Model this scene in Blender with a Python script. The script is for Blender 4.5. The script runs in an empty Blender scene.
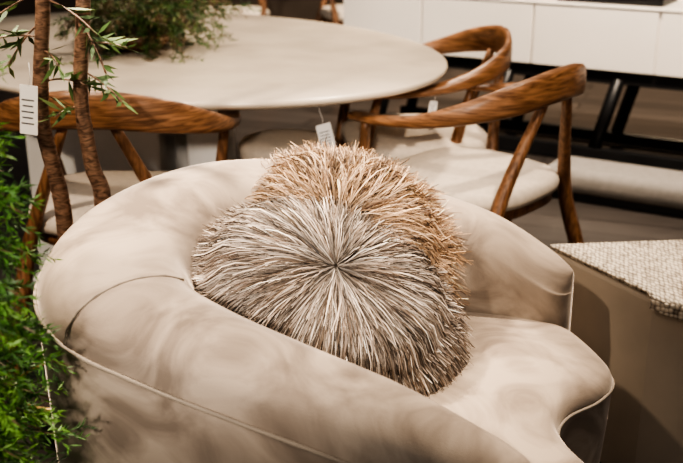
import bpy, math, random
from mathutils import Vector, Matrix, Euler
random.seed(7)
R=random.random
def U(a,b): return a+(b-a)*random.random()

# ---------------- helpers ----------------
def new_mat(name):
    m=bpy.data.materials.new(name); m.use_nodes=True
    nt=m.node_tree; b=nt.nodes['Principled BSDF']
    return m,nt,b
def setin(b,**k):
    for n,v in k.items():
        n=n.replace('_',' ')
        if n in b.inputs: b.inputs[n].default_value=v
def noise_col(nt,b,c1,c2,scale,detail=4,p1=.35,p2=.65,stretch=None,dist=0):
    tc=nt.nodes.new('ShaderNodeTexCoord'); mp=nt.nodes.new('ShaderNodeMapping')
    nz=nt.nodes.new('ShaderNodeTexNoise'); cr=nt.nodes.new('ShaderNodeValToRGB')
    nt.links.new(tc.outputs['Object'],mp.inputs['Vector'])
    if stretch: mp.inputs['Scale'].default_value=stretch
    nt.links.new(mp.outputs[0],nz.inputs['Vector'])
    nz.inputs['Scale'].default_value=scale; nz.inputs['Detail'].default_value=detail
    nz.inputs['Distortion'].default_value=dist
    cr.color_ramp.elements[0].position=p1; cr.color_ramp.elements[1].position=p2
    cr.color_ramp.elements[0].color=(*c1,1); cr.color_ramp.elements[1].color=(*c2,1)
    nt.links.new(nz.outputs['Fac'],cr.inputs['Fac']); nt.links.new(cr.outputs[0],b.inputs['Base Color'])
    return mp,nz,cr
def bump(nt,b,src,strength=.2,dist=.01):
    bp=nt.nodes.new('ShaderNodeBump'); bp.inputs['Strength'].default_value=strength
    bp.inputs['Distance'].default_value=dist
    nt.links.new(src,bp.inputs['Height']); nt.links.new(bp.outputs[0],b.inputs['Normal'])
def simple(name,c,rough=.6,metal=0,var=.12,scale=12):
    m,nt,b=new_mat(name); setin(b,Roughness=rough,Metallic=metal)
    c1=tuple(x*(1-var) for x in c); c2=tuple(min(1,x*(1+var)) for x in c)
    noise_col(nt,b,c1,c2,scale); return m

def velvet(name,c1,c2):
    m,nt,b=new_mat(name); setin(b,Roughness=.95,Sheen_Weight=.7,Sheen_Roughness=.3,Specular_IOR_Level=.15)
    b.inputs['Sheen Tint'].default_value=(1,.89,.79,1)
    mp,nz,cr=noise_col(nt,b,c1,c2,5.0,8,.36,.62,(1,1,1.3),dist=2.0)
    n2=nt.nodes.new('ShaderNodeTexNoise'); n2.inputs['Scale'].default_value=420; n2.inputs['Detail'].default_value=2
    tc=nt.nodes.new('ShaderNodeTexCoord'); nt.links.new(tc.outputs['Object'],n2.inputs['Vector'])
    bump(nt,b,n2.outputs['Fac'],.3,.0012)
    return m
def wood(name,c1,c2,stretch=(1,1,6),sc=26,dist=2.2):
    m,nt,b=new_mat(name); setin(b,Roughness=.38)
    mp,nz,cr=noise_col(nt,b,c1,c2,sc,6,.36,.64,stretch,dist=dist)
    bump(nt,b,nz.outputs['Fac'],.05,.002); return m
def vcol(name,rough=.8,sheen=0):
    m,nt,b=new_mat(name); setin(b,Roughness=rough,Sheen_Weight=sheen)
    a=nt.nodes.new('ShaderNodeVertexColor'); a.layer_name='Col'
    nt.links.new(a.outputs['Color'],b.inputs['Base Color']); 
    return m
def mesh(name,vs,fs,mat=None,parent=None,smooth=True,cols=None,mats=None,mi=None):
    me=bpy.data.meshes.new(name); me.from_pydata([tuple(v) for v in vs],[],fs); me.update()
    if mats:
        for m in mats: me.materials.append(m)
    elif mat: me.materials.append(mat)
    if mi: me.polygons.foreach_set('material_index',mi)
    if smooth: me.polygons.foreach_set('use_smooth',[True]*len(me.polygons))
    if cols:
        ca=me.color_attributes.new('Col','FLOAT_COLOR','POINT')
        flat=[]
        for c in cols: flat.extend((c[0],c[1],c[2],1))
        ca.data.foreach_set('color',flat)
    ob=bpy.data.objects.new(name,me); bpy.context.scene.collection.objects.link(ob)
    if parent: ob.parent=parent
    return ob
def empty(name,loc=(0,0,0),rz=0):
    e=bpy.data.objects.new(name,None); e.location=loc; e.rotation_euler=(0,0,math.radians(rz))
    e.empty_display_size=.1; bpy.context.scene.collection.objects.link(e); return e
def catmull(P,n,closed=False):
    out=[]; m=len(P); rng=m if closed else m-1
    for i in range(rng):
        if closed: p=[P[(i+k)%m] for k in (-1,0,1,2)]
        else: p=[P[max(0,i-1)],P[i],P[i+1],P[min(m-1,i+2)]]
        for j in range(n):
            t=j/n
            out.append(tuple(.5*((2*b)+(-a+c)*t+(2*a-5*b+4*c-d)*t*t+(-a+3*b-3*c+d)*t**3) for a,b,c,d in zip(*p)))
    if not closed: out.append(tuple(P[-1]))
    return out
def loft(name,rings,mat,parent=None,closed=True,caps=True,smooth=True,loop=False):
    vs=[];fs=[];n=len(rings[0])
    for r in rings: vs+=r
    N=len(rings)
    for i in range(N if loop else N-1):
        a=i*n; b=((i+1)%N)*n
        for j in range(n if closed else n-1):
            k=(j+1)%n
            fs.append((a+j,a+k,b+k,b+j))
    if caps and closed and not loop:
        fs.append(tuple(range(n))[::-1]); fs.append(tuple(range((N-1)*n,N*n)))
    ob=mesh(name,vs,fs,mat,parent,smooth)
    return ob
def fixn(ob):
    import bmesh
    bm=bmesh.new(); bm.from_mesh(ob.data); bmesh.ops.recalc_face_normals(bm,faces=bm.faces); bm.to_mesh(ob.data); bm.free()
def sweep(name,pts,rx,rz,mat,parent=None,seg=12,loop=False,up=Vector((0,0,1)),sq=1.0):
    P=[Vector(p[:3]) for p in pts]; rings=[]; N=len(P)
    for i,p in enumerate(P):
        a=P[(i-1)%N] if (loop or i>0) else P[i]; b=P[(i+1)%N] if (loop or i<N-1) else P[i]
        t=(b-a).normalized(); s=t.cross(up)
        if s.length<1e-3: s=Vector((1,0,0))
        s.normalize(); u=s.cross(t).normalized()
        x=rx[i] if isinstance(rx,(list,tuple)) else rx; z=rz[i] if isinstance(rz,(list,tuple)) else rz
        ring=[]
        for k in range(seg):
            an=2*math.pi*k/seg; c,d=math.cos(an),math.sin(an)
            c=math.copysign(abs(c)**sq,c); d=math.copysign(abs(d)**sq,d)
            ring.append(p+s*(x*c)+u*(z*d))
        rings.append(ring)
    ob=loft(name,rings,mat,parent,loop=loop); fixn(ob); return ob
def box(name,c,s,mat,parent=None,bev=.004,rz=0,seg=2):
    x,y,z=[k/2 for k in s]
    vs=[(i*x,j*y,k*z) for i in(-1,1) for j in(-1,1) for k in(-1,1)]
    fs=[(0,1,3,2),(4,6,7,5),(0,4,5,1),(2,3,7,6),(0,2,6,4),(1,5,7,3)]
    ob=mesh(name,vs,fs,mat,parent,False); ob.location=c; ob.rotation_euler=(0,0,math.radians(rz)); fixn(ob)
    if bev:
        m=ob.modifiers.new('b','BEVEL'); m.width=bev; m.segments=seg
    return ob
def lathe(name,prof,mat,parent=None,seg=40,loc=(0,0,0)):
    rings=[[Vector((r*math.cos(2*math.pi*k/seg),r*math.sin(2*math.pi*k/seg),z)) for k in range(seg)] for r,z in prof]
    ob=loft(name,rings,mat,parent); fixn(ob); ob.location=loc; return ob

# ---------------- materials ----------------
M_velvet=velvet('velvet_taupe',(.215,.172,.138),(.42,.345,.278))
M_pipe=simple('piping',(.30,.25,.20),.9)
M_wood=wood('walnut_rail',(.10,.044,.020),(.31,.155,.075),(1.5,1.5,16),7,1.2)
M_woodl=wood('walnut_leg',(.10,.044,.020),(.28,.14,.068),(12,12,1.5),7,1.2)
M_woodd=wood('walnut_dark',(.1,.045,.02),(.2,.09,.04))
M_seat=simple('seat_fabric',(.60,.52,.43),.9,0,.06,60)
M_table=simple('table_top',(.57,.49,.395),.27,0,.09,5)
M_ped=simple('pedestal',(.70,.68,.65),.6,0,.05,5)
M_white=simple('white_lacquer',(.85,.80,.74),.35,0,.03,3)
M_black=simple('black_metal',(.012,.012,.013),.4,0,.2,9)
M_brass=simple('brass',(.6,.42,.18),.3,1,.1,9)
M_tag=simple('paper',(.85,.83,.8),.7,0,.02,9)
M_ink=simple('ink',(.08,.08,.09),.7)
M_cream=simple('cream_leather',(.43,.36,.285),.5,0,.06,8)
M_bark=wood('bark',(.08,.045,.03),(.30,.18,.12),(1,1,3))
M_soil=simple('soil',(.03,.02,.015),.95,0,.4,60)
M_low=simple('grey_upholstery',(.24,.22,.20),.9,0,.08,40)
M_amber=simple('amber_glass',(.7,.4,.15),.2,0,.3,9)

def floor_mat():
    m,nt,b=new_mat('floor_wood'); setin(b,Roughness=.3)
    tc=nt.nodes.new('ShaderNodeTexCoord'); mp=nt.nodes.new('ShaderNodeMapping'); mp.inputs['Rotation'].default_value=(0,0,.35)
    br=nt.nodes.new('ShaderNodeTexBrick'); nz=nt.nodes.new('ShaderNodeTexNoise'); mx=nt.nodes.new('ShaderNodeMixRGB')
    nt.links.new(tc.outputs['Object'],mp.inputs[0]); nt.links.new(mp.outputs[0],br.inputs['Vector'])
    br.inputs['Color1'].default_value=(.052,.045,.041,1); br.inputs['Color2'].default_value=(.09,.076,.068,1)
    br.inputs['Mortar'].default_value=(.015,.012,.010,1); br.inputs['Scale'].default_value=1
    br.inputs['Mortar Size'].default_value=.004; br.inputs['Brick Width'].default_value=1.4; br.inputs['Row Height'].default_value=.16
    mp2=nt.nodes.new('ShaderNodeMapping'); mp2.inputs['Scale'].default_value=(2,22,1); mp2.inputs['Rotation'].default_value=(0,0,.35)
    nt.links.new(tc.outputs['Object'],mp2.inputs[0]); nt.links.new(mp2.outputs[0],nz.inputs['Vector']); nz.inputs['Scale'].default_value=2.5
    nz.inputs['Detail'].default_value=6
    mx.blend_type='MULTIPLY'; mx.inputs[0].default_value=.6
    nt.links.new(br.outputs['Color'],mx.inputs[1]); nt.links.new(nz.outputs['Fac'],mx.inputs[2])
    hs=nt.nodes.new('ShaderNodeHueSaturation'); hs.inputs['Saturation'].default_value=.9; hs.inputs['Value'].default_value=1.3
    nt.links.new(mx.outputs[0],hs.inputs['Color']); nt.links.new(hs.outputs[0],b.inputs['Base Color'])
    return m
def weave_mat():
    m,nt,b=new_mat('woven_throw'); setin(b,Roughness=.9,Sheen_Weight=.1)
    tc=nt.nodes.new('ShaderNodeTexCoord'); mp=nt.nodes.new('ShaderNodeMapping'); mp.inputs['Rotation'].default_value=(0,0,.5)
    vo=nt.nodes.new('ShaderNodeTexVoronoi'); vo.inputs['Scale'].default_value=1; mp.inputs['Scale'].default_value=(120,58,100)
    nt.links.new(tc.outputs['Object'],mp.inputs[0]); nt.links.new(mp.outputs[0],vo.inputs['Vector'])
    vo.inputs['Randomness'].default_value=.4
    cr=nt.nodes.new('ShaderNodeValToRGB'); cr.color_ramp.elements[0].color=(.66,.58,.47,1); cr.color_ramp.elements[1].color=(.13,.10,.075,1)
    cr.color_ramp.elements[0].position=.28; cr.color_ramp.elements[1].position=.8
    nt.links.new(vo.outputs['Distance'],cr.inputs[0]); nt.links.new(cr.outputs[0],b.inputs['Base Color'])
    inv=nt.nodes.new('ShaderNodeMath'); inv.operation='SUBTRACT'; inv.inputs[0].default_value=1
    nt.links.new(vo.outputs['Distance'],inv.inputs[1]); bump(nt,b,inv.outputs[0],.9,.006)
    return m
M_floor=floor_mat(); M_weave=weave_mat()
M_wall=simple('wall_paint',(.16,.12,.09),.8,0,.15,2)
M_straw=vcol('straw_strands',.6,.0); M_leaf=vcol('foliage',.55)
M_fab=simple('pillow_core',(.07,.05,.035),.9)

# ---------------- room ----------------
def plane(name,vs,mat): return mesh(name,vs,[(0,1,2,3)],mat,smooth=False)
plane('floor',[(-5,-2,0),(5,-2,0),(5,9,0),(-5,9,0)],M_floor)
plane('wall_back',[(-5,9,0),(5,9,0),(5,9,3),(-5,9,3)],M_wall)
plane('wall_left',[(-5,-2,0),(-5,9,0),(-5,9,3),(-5,-2,3)],M_wall)
plane('wall_right',[(5,9,0),(5,-2,0),(5,-2,3),(5,9,3)],M_wall)
box('baseboard_back',(0,8.985,.06),(10,.03,.12),M_woodd,bev=.004)

# ---------------- tub armchair ----------------
C=Vector((0,1.6,0))
arm=empty('tub_armchair',C)
path=[(.44,2.00,.075,.575,1.0),(.31,2.055,.085,.645,1.0),(.12,2.08,.10,.70,1.1),(-.08,2.065,.115,.75,1.25),(-.26,1.985,.125,.768,1.4),
      (-.375,1.83,.13,.757,1.45),(-.405,1.65,.13,.738,1.45),(-.35,1.50,.125,.722,1.35),(-.235,1.40,.108,.705,1.2),(-.09,1.32,.096,.68,1.05),
      (.07,1.25,.086,.645,1.0),(.205,1.195,.074,.595,1.0)]
S=catmull(path,7)
def station(p,t,wf=1,hd=0):
    x,y,w,H,sp=p; H-=hd
    n=Vector((t.y,-t.x,0))
    if n.dot(Vector((x-0.02,y-1.6,0)))<0: n=-n
    w*=wf; W=w
    prof=[(-W*sp*1.15,.36),(-W*sp*1.12,.43),(-W*(.5+.55*sp),.43+(H-.43)*.35),(-W*(.75+.27*sp),.43+(H-.43)*.65),(-W*.95,H-.05),(-W*.78,H-.025),(-W*.5,H-.008),(-W*.15,H),
          (W*.2,H-.001),(W*.52,H-.010),(W*.78,H-.028),(W*.94,H-.052),(W,H-.08),(W*1.0,H-.115),(W*.985,H-.17),(W*.95,.33),(W*.9,.2),(W*.84,.09),(W*.78,.06),(0,.055)]
    return [Vector((x,y,0))+n*o+Vector((0,0,z))-C for o,z in prof], n
rings=[]; norms=[]
def tang(i):
    a=S[max(0,i-1)]; b=S[min(len(S)-1,i+1)]; return Vector((b[0]-a[0],b[1]-a[1],0)).normalized()
CE=(1,.985,.94,.87,.77,.64,.5,.34,.17)
t0=tang(0)
for e in CE:
    p=list(S[0]); p[0]-=t0.x*.06*e; p[1]-=t0.y*.06*e
    rr,n=station(p,t0,max(.04,(1-e**2.4)**.5),.038*e); 
    rings.append(rr); norms.append(n)
for i in range(len(S)):
    rr,n=station(S[i],tang(i)); rings.append(rr); norms.append(n)
t1=tang(len(S)-1)
for e in CE[::-1]:
    p=list(S[-1]); p[0]+=t1.x*.07*e; p[1]+=t1.y*.07*e
    rr,n=station(p,t1,max(.04,(1-e**2.4)**.5),.03*e); rings.append(rr); norms.append(n)
sh=loft('shell',rings,M_velvet,arm); fixn(sh)
ss=sh.modifiers.new('s','SUBSURF'); ss.levels=1; ss.render_levels=2
seam=[r[12]+norms[i]*.001 for i,r in enumerate(rings)][7:-7]
sweep('piping_outer',seam,.0036,.0036,M_pipe,arm,8)
k=len(CE)+7*7+1
sweep('piping_cross',[p+Vector((0,0,-.0003)) for p in rings[k][5:13]],.0020,.0020,M_pipe,arm,6,up=Vector((.3,.9,.1)))
outl=[(.485,1.90),(.515,1.80),(.522,1.715),(.478,1.645),(.41,1.59),(.378,1.53),(.383,1.46),(.405,1.39),(.405,1.30),(.36,1.23),(.27,1.18),(.10,1.23),(-.09,1.32),(-.25,1.42),(-.35,1.56),(-.36,1.72),(-.27,1.9),(-.08,2.0),(.12,2.02),(.32,1.99),(.43,1.95)]
O=catmull(outl,5,True); cx,cy=.10,1.62
O=[Vector((x,y,0)) for x,y in O]
area_=sum(O[i].x*O[(i+1)%len(O)].y-O[(i+1)%len(O)].x*O[i].y for i in range(len(O)))
SGN=1 if area_>0 else -1
def ring(off,z,f=1.0):
    out=[];n=len(O)
    for i in range(n):
        t=(O[(i+1)%n]-O[i-1]).normalized(); nn=Vector((t.y,-t.x,0))*SGN
        q=O[i]+nn*off; q=Vector((cx,cy,0))+(q-Vector((cx,cy,0)))*f
        out.append(Vector((q.x,q.y,z))-C)
    return out
rs=[ring(0,.462,.02),ring(0,.460,.4),ring(0,.454,.75),ring(-.04,.448),ring(-.018,.440),ring(-.006,.429),ring(0,.414),ring(0,.400),
    ring(-.003,.33),ring(-.012,.2),ring(-.022,.1),ring(-.03,.06),ring(-.06,.055)]
st=loft('seat',rs,M_velvet,arm); fixn(st)
sweep('piping_seat',ring(.001,.408),.0034,.0034,M_pipe,arm,8,loop=True)
pl=loft('plinth',[ring(-.09,.057),ring(-.09,.0)],M_black,arm); fixn(pl)

# ---------------- sunburst pillows ----------------
def pillow(name,c,n,Rr,T,pal,nstr,shag,fr,seed,chaos=1.0,wmul=1.0,fly=.13):
    random.seed(seed)
    vs=[];fs=[];cols=[];mi=[]
    seg=48;prof=[]
    for k in range(13):
        a=math.pi*k/12; prof.append((Rr*.95*math.sin(a)**.8 if 0<k<12 else .002, T*.9*math.cos(a)))
    for r,z in prof:
        for j in range(seg):
            vs.append(Vector((r*math.cos(2*math.pi*j/seg),r*math.sin(2*math.pi*j/seg),z))); cols.append((.2,.15,.1))
    for i in range(12):
        for j in range(seg):
            k=(j+1)%seg; fs.append((i*seg+j,(i+1)*seg+j,(i+1)*seg+k,i*seg+k)); mi.append(0)
    def surf(r):
        q=min(1,r/Rr); 
        return T*math.sqrt(max(0,1-q**2.2))
    NC=260; clump=[(U(-1,1),U(-1,1),U(.62,1.28)) for _ in range(NC)]
    for s in range(nstr):
        th=U(0,2*math.pi)
        edge = R()<fr
        if edge: r0=Rr*U(.80,.98); L=U(.035,.085)
        else:
            r0=Rr*.95*math.sqrt(R())*(1 if R()>.10 else .2); L=U(.06,.145)
            r0=max(.004,r0)
        ci=clump[(int(th/(2*math.pi)*52)*5+int(r0/Rr*5))%NC]
        lift=U(.001,.007)+shag*U(0,1)**2*(1+.5*ci[1]); w=U(.0007,.0016)*wmul
        if R()<fly: lift+=U(.004,.020)
        dth=(U(-.2,.2)+.12*ci[0])*chaos
        dth*=.08/max(.05,r0+.03)
        bend=U(-.03,.03)*chaos
        ph=U(-1.3,1.3)
        back= edge and R()<.45
        c0=random.choice(pal); br=U(.5,1.4)*ci[2]
        pts=[]
        for k in range(5):
            t=k/4; r=r0+L*t; a=th+(dth*t+bend*t*t)*(L/.1)
            wig=math.sin(t*7+ph*3)*.0012*chaos
            if r<=Rr: z=surf(r)+lift*math.sin(t*2.0)+.002
            else:
                z=lift*t+.002-(r-Rr)*(.65 if not edge else .4+.3*ph*.5); r=Rr+(r-Rr)*.78
            if back: z-=T*.5*(1-t)+.01
            pts.append(Vector((r*math.cos(a)-wig*math.sin(a),r*math.sin(a)+wig*math.cos(a),z)))
        b0=len(vs)
        for k,p in enumerate(pts):
            tv=(pts[min(4,k+1)]-pts[max(0,k-1)]).normalized()
            side=tv.cross(Vector((0,0,1))).normalized(); up=side.cross(tv)
            wd=(side*math.cos(ph)+up*math.sin(ph))*w*(1-.5*(k/4)**2)
            vs.append(p-wd); vs.append(p+wd)
            sh=br*(.25,.55,.88,1.1,1.28)[k]  # dark roots: shade between strands painted into their colour
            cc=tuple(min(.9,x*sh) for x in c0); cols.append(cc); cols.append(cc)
        for k in range(4):
            a=b0+2*k; fs.append((a,a+1,a+3,a+2)); mi.append(1)
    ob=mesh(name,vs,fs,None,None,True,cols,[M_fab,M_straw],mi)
    q=Vector(n).normalized().to_track_quat('Z','Y')
    ob.rotation_mode='QUATERNION'; ob.rotation_quaternion=q; ob.location=c
    return ob
palA=[(.31,.25,.205),(.45,.38,.32),(.12,.085,.065),(.64,.56,.49),(.05,.035,.027),(.25,.20,.165),(.36,.31,.27),(.22,.16,.115)]
palB=[(.40,.26,.155),(.50,.34,.215),(.26,.16,.09),(.64,.47,.33),(.10,.055,.033)]
pillow('sunburst_pillow',(-.01,1.905,.634),(.10,-.60,.79),.197,.06,palB,15000,.032,.28,3,1.4,1.0)
pillow('sunburst_pillow',(-.025,1.715,.612),(.27,-.36,.89),.222,.052,palA,23000,.003,.20,5,.55,1.05,.09)

# ---------------- dining chairs ----------------
def dining_chair(loc,rz,sc=1.08):
    e=empty('dining_chair',loc,rz); e.scale=(sc,sc,1)
    half=[(.265,.205,.660,.031,.011),(.285,.10,.665,.031,.013),(.293,-.02,.682,.027,.019),(.267,-.14,.715,.019,.030),(.185,-.235,.752,.014,.044),(.07,-.275,.775,.013,.049)]
    pts=half+[(0,-.28,.778,.013,.050)]+[(-a,b,c,d,f) for a,b,c,d,f in half[::-1]]
    q=catmull(pts,6)
    q=[(q[0][0]+.001,q[0][1]+.02,q[0][2],.012,.006)]+[(q[0][0],q[0][1]+.012,q[0][2],.024,.010)]+q+[(q[-1][0],q[-1][1]+.012,q[-1][2],.024,.010),(q[-1][0]-.001,q[-1][1]+.02,q[-1][2],.012,.006)]
    sweep('back_rail',q,[p[3] for p in q],[p[4] for p in q],M_wood,e,14,sq=.75)
    for s,nm in((1,'r'),(-1,'l')):
        f=catmull([(s*.235,.235,0),(s*.228,.222,.22),(s*.232,.21,.42),(s*.262,.17,.65)],6)
        n=len(f); rr=[.012+.009*math.sin(math.pi*min(1,.15+i/n*.9))for i in range(n)]
        sweep('front_leg_'+nm,f,rr,rr,M_woodl,e,12,up=Vector((0,1,0)),sq=.8)
        f=catmull([(s*.25,-.30,0),(s*.222,-.245,.22),(s*.185,-.21,.42),(s*.06,-.262,.735)],6)
        n=len(f); rr=[.012+.009*math.sin(math.pi*min(1,.15+i/n*.9))for i in range(n)]
        sweep('back_leg_'+nm,f,rr,rr,M_woodl,e,12,up=Vector((0,1,0)),sq=.8)
    def so(f,z,off=0):
        out=[]
        for k in range(40):
            a=2*math.pi*k/40; c,s2=math.cos(a),math.sin(a)
            x=math.copysign(abs(c)**.62,c)*.245; y=math.copysign(abs(s2)**.62,s2)*.235
            x*=1+.10*(y/.235)
            out.append(Vector(((x)*f,(y)*f,z)))
        return out
    o=loft('seat_frame',[so(.86,.375),so(.93,.385),so(.94,.415),so(.9,.418)],M_woodl,e); fixn(o)
    o=loft('seat_cushion',[so(.9,.414),so(.98,.42),so(1.0,.438),so(.985,.456),so(.93,.468),so(.8,.476),so(.5,.480),so(.02,.481)],M_seat,e); fixn(o)
    return e
ch2=dining_chair((.395,2.99,0),50)
ch1=dining_chair((.265,3.52,0),98,1.1)
ch3=dining_chair((-.63,2.75,0),-2,1.06)
ch4=dining_chair((-.75,6.9,0),175)
ch5=dining_chair((.12,7.0,0),200)

# ---------------- stool under table ----------------
stl=empty('upholstered_stool',(-.19,3.36,0))
lathe('cushion',[(.02,.405),(.15,.405),(.165,.42),(.168,.45),(.155,.47),(.1,.48),(.01,.482)],M_seat,stl)
lathe('frame',[(.02,.375),(.155,.375),(.16,.385),(.16,.404),(.02,.404)],M_black,stl)
for i in range(4):
    a=math.pi/4+i*math.pi/2
    sweep('leg_%d'%(i+1),[(.15*math.cos(a),.15*math.sin(a),0),(.12*math.cos(a),.12*math.sin(a),.38)],.011,.011,M_black,stl,10,up=Vector((0,1,0)))

# ---------------- dining table ----------------
TC=Vector((-.63,3.66,0))
tb=empty('dining_table',TC,-45)
def el(a,b,z,n=96): return [Vector((a*math.cos(2*math.pi*k/n),b*math.sin(2*math.pi*k/n),z)) for k in range(n)]
o=loft('top',[el(.9,.58,.705),el(1.06,.75,.712),el(1.115,.805,.728),el(1.125,.815,.738),el(1.124,.814,.747),el(1.118,.808,.75),el(.9,.6,.75),el(.02,.02,.75)],M_table,tb); fixn(o)
rot=Matrix.Rotation(math.radians(45),3,'Z')
def tbox(nm,wx,wy,z,s,mat,bev=.012):
    l=rot@(Vector((wx,wy,0))-TC); box(nm,(l.x,l.y,z),s,mat,tb,bev,45)
tbox('pedestal_panel_1',-.82,3.40,.365,(.44,.42,.68),M_ped)
tbox('pedestal_panel_2',-.455,3.42,.365,(.12,.40,.68),M_ped)
tbox('pedestal_core',-.60,3.66,.365,(.2,.3,.68),M_ped)
tbox('pedestal_foot',-.68,3.50,.012,(.78,.62,.024),M_ped)

# ---------------- sideboard ----------------
sbd=empty('sideboard',(1.6,4.5,0)); 
ang=math.degrees(math.atan2(5.15-4.5,.5-1.6))-180
sbd.rotation_euler=(0,0,math.radians(ang))
Lx0,Lx1=-1.85,.9
box('carcass',((Lx0+Lx1)/2,.235,.605),(Lx1-Lx0,.44,.29),M_white,sbd,.004)
xs=[Lx0,-1.38,-.78,-.18,.42,Lx1]
for i in range(5):
    box('drawer_front_%d'%(i+1),((xs[i]+xs[i+1])/2,.006,.605),(xs[i+1]-xs[i]-.010,.02,.286),M_white,sbd,.003)
box('top_slab',((Lx0+Lx1)/2,.225,.757),(Lx1-Lx0+.01,.47,.012),M_white,sbd,.003)
box('under_rail',((Lx0+Lx1)/2,.235,.425),(Lx1-Lx0-.02,.42,.06),M_black,sbd,.003)
box('base_rail',((Lx0+Lx1)/2,.03,.04),(Lx1-Lx0-.3,.05,.07),M_black,sbd,.003)
box('base_rail_rear',((Lx0+Lx1)/2,.42,.04),(Lx1-Lx0-.3,.04,.06),M_black,sbd,.003)
for i,x in enumerate((-1.6,-.95,-.40,.15,.75)):
    for yy,nm in((.03,'front'),(.42,'rear')):
        dx=.05
        sweep('leg_%s_%d'%(nm,i+1),[(x-dx,yy,.03),(x+dx,yy,.42)],.032,.02,M_black,sbd,4,up=Vector((0,1,0)))
dt=empty('decor_tray',(1.32,4.88,.764),ang)
box('base',(0,0,.006),(.5,.28,.01),M_black,dt,.003)
for i,(x,y,sx,sy) in enumerate([(0,.135,.5,.01),(0,-.135,.5,.01),(.245,0,.01,.27),(-.245,0,.01,.27)]):
    box('side_%d'%(i+1),(x,y,.03),(sx,sy,.05),M_black,dt,.002)
for i,(x,y,s,mt) in enumerate([(.86,5.12,1,M_white),(1.02,5.03,.6,M_amber)]):
    o=lathe('ceramic_vase',[(.02,0),(.05,.001),(.07,.06),(.05,.14),(.03,.17),(.028,.17),(.01,.04)],mt,None,28,(x,y,.764)); o.scale=(s,s,s)
lb=empty('low_upholstered_bench',(1.52,3.92,0),ang)
box('cushion',(0.25,0.02,.09),(1.9,.26,.11),M_low,lb,.045,0,5)
box('base',(0.25,0.02,.02),(1.8,.2,.04),M_black,lb,.004)

# ---------------- bench with woven throw, right ----------------
bn=empty('cream_bench',(0,0,0))
def prism(name,q,z0,z1,mat,par,bev=.012):
    vs=[(x,y,z0) for x,y in q]+[(x,y,z1) for x,y in q]; n=len(q)
    fs=[tuple(range(n))[::-1],tuple(range(n,2*n))]+[(i,(i+1)%n,n+(i+1)%n,n+i) for i in range(n)]
    o=mesh(name,vs,fs,mat,par,False); fixn(o); m=o.modifiers.new('b','BEVEL'); m.width=bev; m.segments=3; return o
Q=[(.495,2.23),(.655,1.93),(1.20,1.50),(1.45,2.33)]
prism('body',Q,.03,.492,M_cream,bn)
prism('foot',[(.58,2.18),(.70,1.98),(1.15,1.64),(1.35,2.28)],0,.03,M_black,bn,.003)
A,B,Cc,D=[Vector((x,y,0)) for x,y in Q]
vs=[];nu,nv=26,24
out=Vector((Cc.y-B.y,-(Cc.x-B.x),0)).normalized()
for i in range(nu+1):
    u=i/nu
    a=A.lerp(D,u); b=B.lerp(Cc,u)
    for j in range(nv+1):
        v=j/nv
        if v<.75:
            p=a.lerp(b,.01+.98*v/.75); z=.500
        else:
            t=(v-.75)/.25; dr=.02+.12*u
            p=b+out*(.010+.004*math.sin(u*40+t)); z=.496-dr*t
        vs.append(p+Vector((0,0,z)))
fs=[(i*(nv+1)+j,(i+1)*(nv+1)+j,(i+1)*(nv+1)+j+1,i*(nv+1)+j+1) for i in range(nu) for j in range(nv)]
th=mesh('woven_throw',vs,fs,M_weave,bn); m=th.modifiers.new('s','SOLIDIFY'); m.thickness=.010; m.offset=0

# ---------------- foliage ----------------
class FB:
    def __init__(s): s.v=[];s.f=[];s.c=[]
    def ribbon(s,p,q,w,c,side=None):
        d=(q-p); 
        sd=d.cross(Vector((U(-1,1),U(-1,1),U(-1,1))))
        if sd.length<1e-6: return
        sd=sd.normalized()*w; m=p.lerp(q,.45)
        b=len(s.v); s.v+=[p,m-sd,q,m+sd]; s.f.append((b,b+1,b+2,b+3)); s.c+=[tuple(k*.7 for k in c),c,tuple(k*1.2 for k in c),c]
def needle_branch(fb,p0,d,L,droop,pal,nb=9,nl=.022,w=.0013):
    d=d.normalized(); pts=[]
    for k in range(nb+1):
        t=k/nb; pts.append(p0+d*L*t+Vector((0,0,-droop*t*t)))
    for k in range(nb):
        fb.ribbon(pts[k],pts[k+1],.0015,(.10,.07,.03))
        if k<1: continue
        for s in range(3):
            dd=(pts[k+1]-pts[k]).normalized()
            sd=(dd*U(.5,1.1)+Vector((U(-1,1),U(-1,1),U(-.6,.6)))*.9).normalized()
            l2=L*U(.18,.38)*(1-.5*k/nb); c=random.choice(pal); b=U(.6,1.3); c=tuple(x*b for x in c)
            q0=pts[k]; n2=7
            for m in range(n2):
                a=q0+sd*l2*m/n2+Vector((0,0,-.15*l2*(m/n2)**2))
                for z in range(2):
                    nd=(sd*1.0+Vector((U(-1,1),U(-1,1),U(-1,1)))*.8).normalized()
                    fb.ribbon(a,a+nd*nl*U(.6,1.2),w,c)
palG=[(.055,.15,.024),(.10,.235,.036),(.035,.09,.017),(.15,.30,.05)]
def pot(par,loc,r,h,mat,rim=None):
    lathe('pot',[(r*.7,0),(r*.75,.0),(r,h*.9),(r,h),(r*.92,h),(r*.9,h*.85),(.01,h*.83)],mat,par,40,loc)
    lathe('soil',[(.01,h*.8),(r*.88,h*.8),(r*.88,h*.87),(.01,h*.88)],M_soil,par,24,loc)
    if rim:
        sweep('rim',[(loc[0]+r*math.cos(a*math.pi/18),loc[1]+r*math.sin(a*math.pi/18),loc[2]+h) for a in range(36)],.006,.006,rim,par,8,loop=True)
random.seed(11)
cf=empty('potted_conifer',(-.62,1.20,0)); pot(cf,(0,0,0),.12,.16,M_black)
sweep('trunk',[(0,0,.12),(.005,0,.5),(0,.01,1.4)],[.014,.01,.004],[.014,.01,.004],M_bark,cf,8,up=Vector((0,1,0)))
fb=FB()
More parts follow.
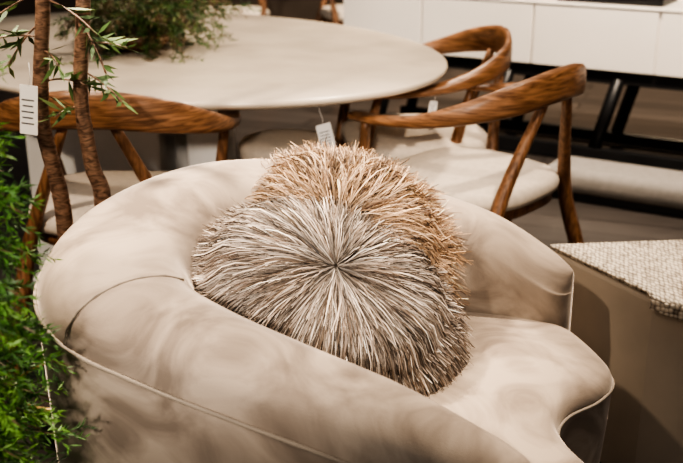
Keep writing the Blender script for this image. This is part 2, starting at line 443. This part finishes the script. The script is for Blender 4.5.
for i in range(820):
    z=.14+1.22*(i/820)**.95; rad=.215*(1-max(0,(z-.12)/1.5)**3)**.6*min(1,.75+z*.6)+.01
    a=i*2.399+U(-.3,.3)
    needle_branch(fb,Vector((0,0,z)),Vector((math.cos(a),math.sin(a),U(.1,.7))),rad*U(.8,1.2),rad*.45,palG,8,.018,.0014)
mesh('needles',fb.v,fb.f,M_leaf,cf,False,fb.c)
random.seed(4)
O3=Vector((-.675,2.24,0))
tr=empty('potted_olive_tree',O3); pot(tr,(0,0,0),.14,.13,M_black,M_brass)
stems=[[(-.69,2.24,.1),(-.65,2.22,.55),(-.672,2.2,.80),(-.655,2.18,.95),(-.635,2.18,1.12),(-.62,2.17,1.45)],
       [(-.66,2.25,.1),(-.555,2.2,.58),(-.565,2.18,.72),(-.575,2.18,.88),(-.55,2.18,1.1),(-.53,2.2,1.5)]]
fb=FB()
palL=[(.07,.13,.04),(.11,.19,.06),(.17,.24,.09),(.05,.09,.03)]
for i,s in enumerate(stems):
    q=[Vector(p)-O3 for p in catmull(s,6)]
    n=len(q); rr=[.021-.007*k/n+U(-.001,.001) for k in range(n)]
    sweep('stem_%d'%(i+1),q,rr,rr,M_bark,tr,10,up=Vector((0,1,0)))
tw=0
for (bx,by,bz,dx,dy,dz,L) in [(-.66,2.19,.90,.5,-.2,.2,.12),(-.575,2.18,.93,.5,-.1,-.15,.10),(-.57,2.18,.98,.8,-.2,.3,.12),(-.65,2.18,1.0,-.8,-.2,.2,.13),(-.63,2.18,1.08,.5,-.3,-.1,.14),
        (-.65,2.18,1.03,-.6,.1,-.4,.10),(-.64,2.18,1.1,-.7,-.1,-.3,.2),(-.57,2.2,.84,-.4,-.3,.2,.08),(-.56,2.18,1.03,.3,-.3,-.3,.10),(-.65,2.18,.97,.3,-.4,.1,.09)]:
    tw+=1
    p=Vector((bx,by,bz))-O3; d=Vector((dx,dy,dz)).normalized()
    pts=[p+d*L*k/8+Vector((0,0,-.04*(k/8)**2)) for k in range(9)]
    sweep('twig_%d'%tw,pts,.0022,.0022,M_bark,tr,6,up=Vector((0,.2,1)))
    for k in range(2,9):
        for s in range(2):
            nd=(d*.8+Vector((U(-1,1),U(-1,1),U(-1,.5)))).normalized()
            c=random.choice(palL); fb.ribbon(pts[k],pts[k]+nd*U(.035,.07),.005,c)
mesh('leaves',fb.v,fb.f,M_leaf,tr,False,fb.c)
random.seed(21)
ar=empty('evergreen_arrangement',(-.72,3.56,.751))
lathe('bowl',[(.05,0),(.09,.002),(.13,.06),(.12,.06),(.02,.03)],M_woodd,ar,32)
fb=FB()
for i in range(95):
    a=U(-3.14,3.14); 
    L=U(.12,.30); p=Vector((U(-.09,.09),U(-.09,.09),U(.06,.16)))
    if math.cos(a)>.2: L*=1.25
    needle_branch(fb,p,Vector((math.cos(a),math.sin(a),U(-.05,.6))),L,.12,[(.04,.10,.02),(.07,.15,.03),(.025,.06,.015),(.14,.18,.06),(.15,.10,.05),(.10,.065,.035)],9,.022,.0016)
for k in range(len(fb.v)):
    if fb.v[k].z<.004: fb.v[k]=Vector((fb.v[k].x,fb.v[k].y,.004+R()*.01))
mesh('sprigs',fb.v,fb.f,M_leaf,ar,False,fb.c)

# ---------------- hang tags ----------------
def tag(loc,rz,w=.045,h=.10,ti=6):
    e=empty('price_tag',loc,rz)
    box('card',(0,0,-h/2),(w,.0012,h),M_tag,e,0)
    for i in range(5):
        box('print_%d'%(i+1),(-w*.05,-.0009,-h*(.3+.12*i)),(w*(.7-.1*(i%2)),.0004,h*.03),M_ink,e,0)
    sweep('string',[(0,0,.05),(.003,0,.02),(0,0,-.004)],.0007,.0007,M_tag,e,6,up=Vector((0,1,0)))
    e.rotation_euler=(0,math.radians(ti),math.radians(rz)); return e
tag((-.68,2.155,.90),-5,.04,.11)
tag((-.055,2.86,.645),10,.045,.08,-14)
tag((.30,3.20,.64),25,.03,.05,10)

# ---------------- lights ----------------
def area(name,loc,tgt,size,pw,col=(1,.86,.7)):
    l=bpy.data.lights.new(name,'AREA'); l.energy=pw; l.size=size; l.color=col; l.shape='DISK'
    o=bpy.data.objects.new(name,l); o.location=loc
    o.rotation_euler=(Vector(tgt)-Vector(loc)).to_track_quat('-Z','Y').to_euler(); bpy.context.scene.collection.objects.link(o)
def spot(name,loc,tgt,pw,ang=60,col=(1,.83,.65),sz=.08):
    l=bpy.data.lights.new(name,'SPOT'); l.energy=pw; l.spot_size=math.radians(ang); l.spot_blend=.7; l.color=col; l.shadow_soft_size=sz
    o=bpy.data.objects.new(name,l); o.location=loc
    o.rotation_euler=(Vector(tgt)-Vector(loc)).to_track_quat('-Z','Y').to_euler(); bpy.context.scene.collection.objects.link(o)
spot('ceiling_spot_armchair',(-1.15,2.75,2.8),(-.4,1.8,.65),450,34,sz=.05)
spot('ceiling_spot_pillows',(.25,.9,2.8),(.05,1.8,.6),75,24,sz=.04)
spot('ceiling_spot_seat',(1.0,2.6,2.8),(.5,1.75,.45),280,36,sz=.05)
spot('ceiling_spot_table',(.3,4.4,2.8),(-.3,3.5,.7),175,70,sz=.1)
spot('ceiling_spot_chairs',(1.3,1.9,2.8),(.25,3.4,.4),165,50,sz=.06)
spot('plants_fill_spot',(-1.5,.7,2.8),(-.75,2.0,.7),230,50,sz=.08)  # fill spot added to lift the greenery and the armchair's outer side
spot('ceiling_spot_sideboard',(1.0,3.4,2.8),(1.2,4.8,.6),430,75,sz=.1)
spot('ceiling_spot_aisle',(2.0,6.3,2.8),(1.9,6.3,0),500,80,(1,.76,.52),sz=.1)
spot('ceiling_spot_rear',(-.5,6.2,2.8),(-.4,6.8,.3),260,80,sz=.1)
spot('front_fill_spot',(-.3,-1.6,2.0),(-.38,3.4,.44),420,25,(1,.88,.76),sz=.1)  # unseen fill added to brighten stool and pedestal beneath the table
area('ceiling_panel',(0,2.6,2.95),(0,2.6,0),2.5,12,(1,.9,.8))
w=bpy.data.worlds.new('world'); bpy.context.scene.world=w; w.use_nodes=True
w.node_tree.nodes['Background'].inputs[0].default_value=(.95,.89,.84,1); w.node_tree.nodes['Background'].inputs[1].default_value=.2

# ---------------- camera ----------------
cam=bpy.data.cameras.new('camera'); co=bpy.data.objects.new('camera',cam); bpy.context.scene.collection.objects.link(co)
co.location=(0,0,1.33); co.rotation_euler=(math.radians(90-19.6),0,0)
cam.sensor_width=36; cam.lens=1000*36/683; cam.clip_start=.05
cam.dof.use_dof=True; cam.dof.focus_distance=1.82; cam.dof.aperture_fstop=4.5
bpy.context.scene.camera=co
bpy.context.scene.view_settings.view_transform='AgX'
bpy.context.scene.view_settings.look='AgX - High Contrast'
bpy.context.scene.view_settings.exposure=.45
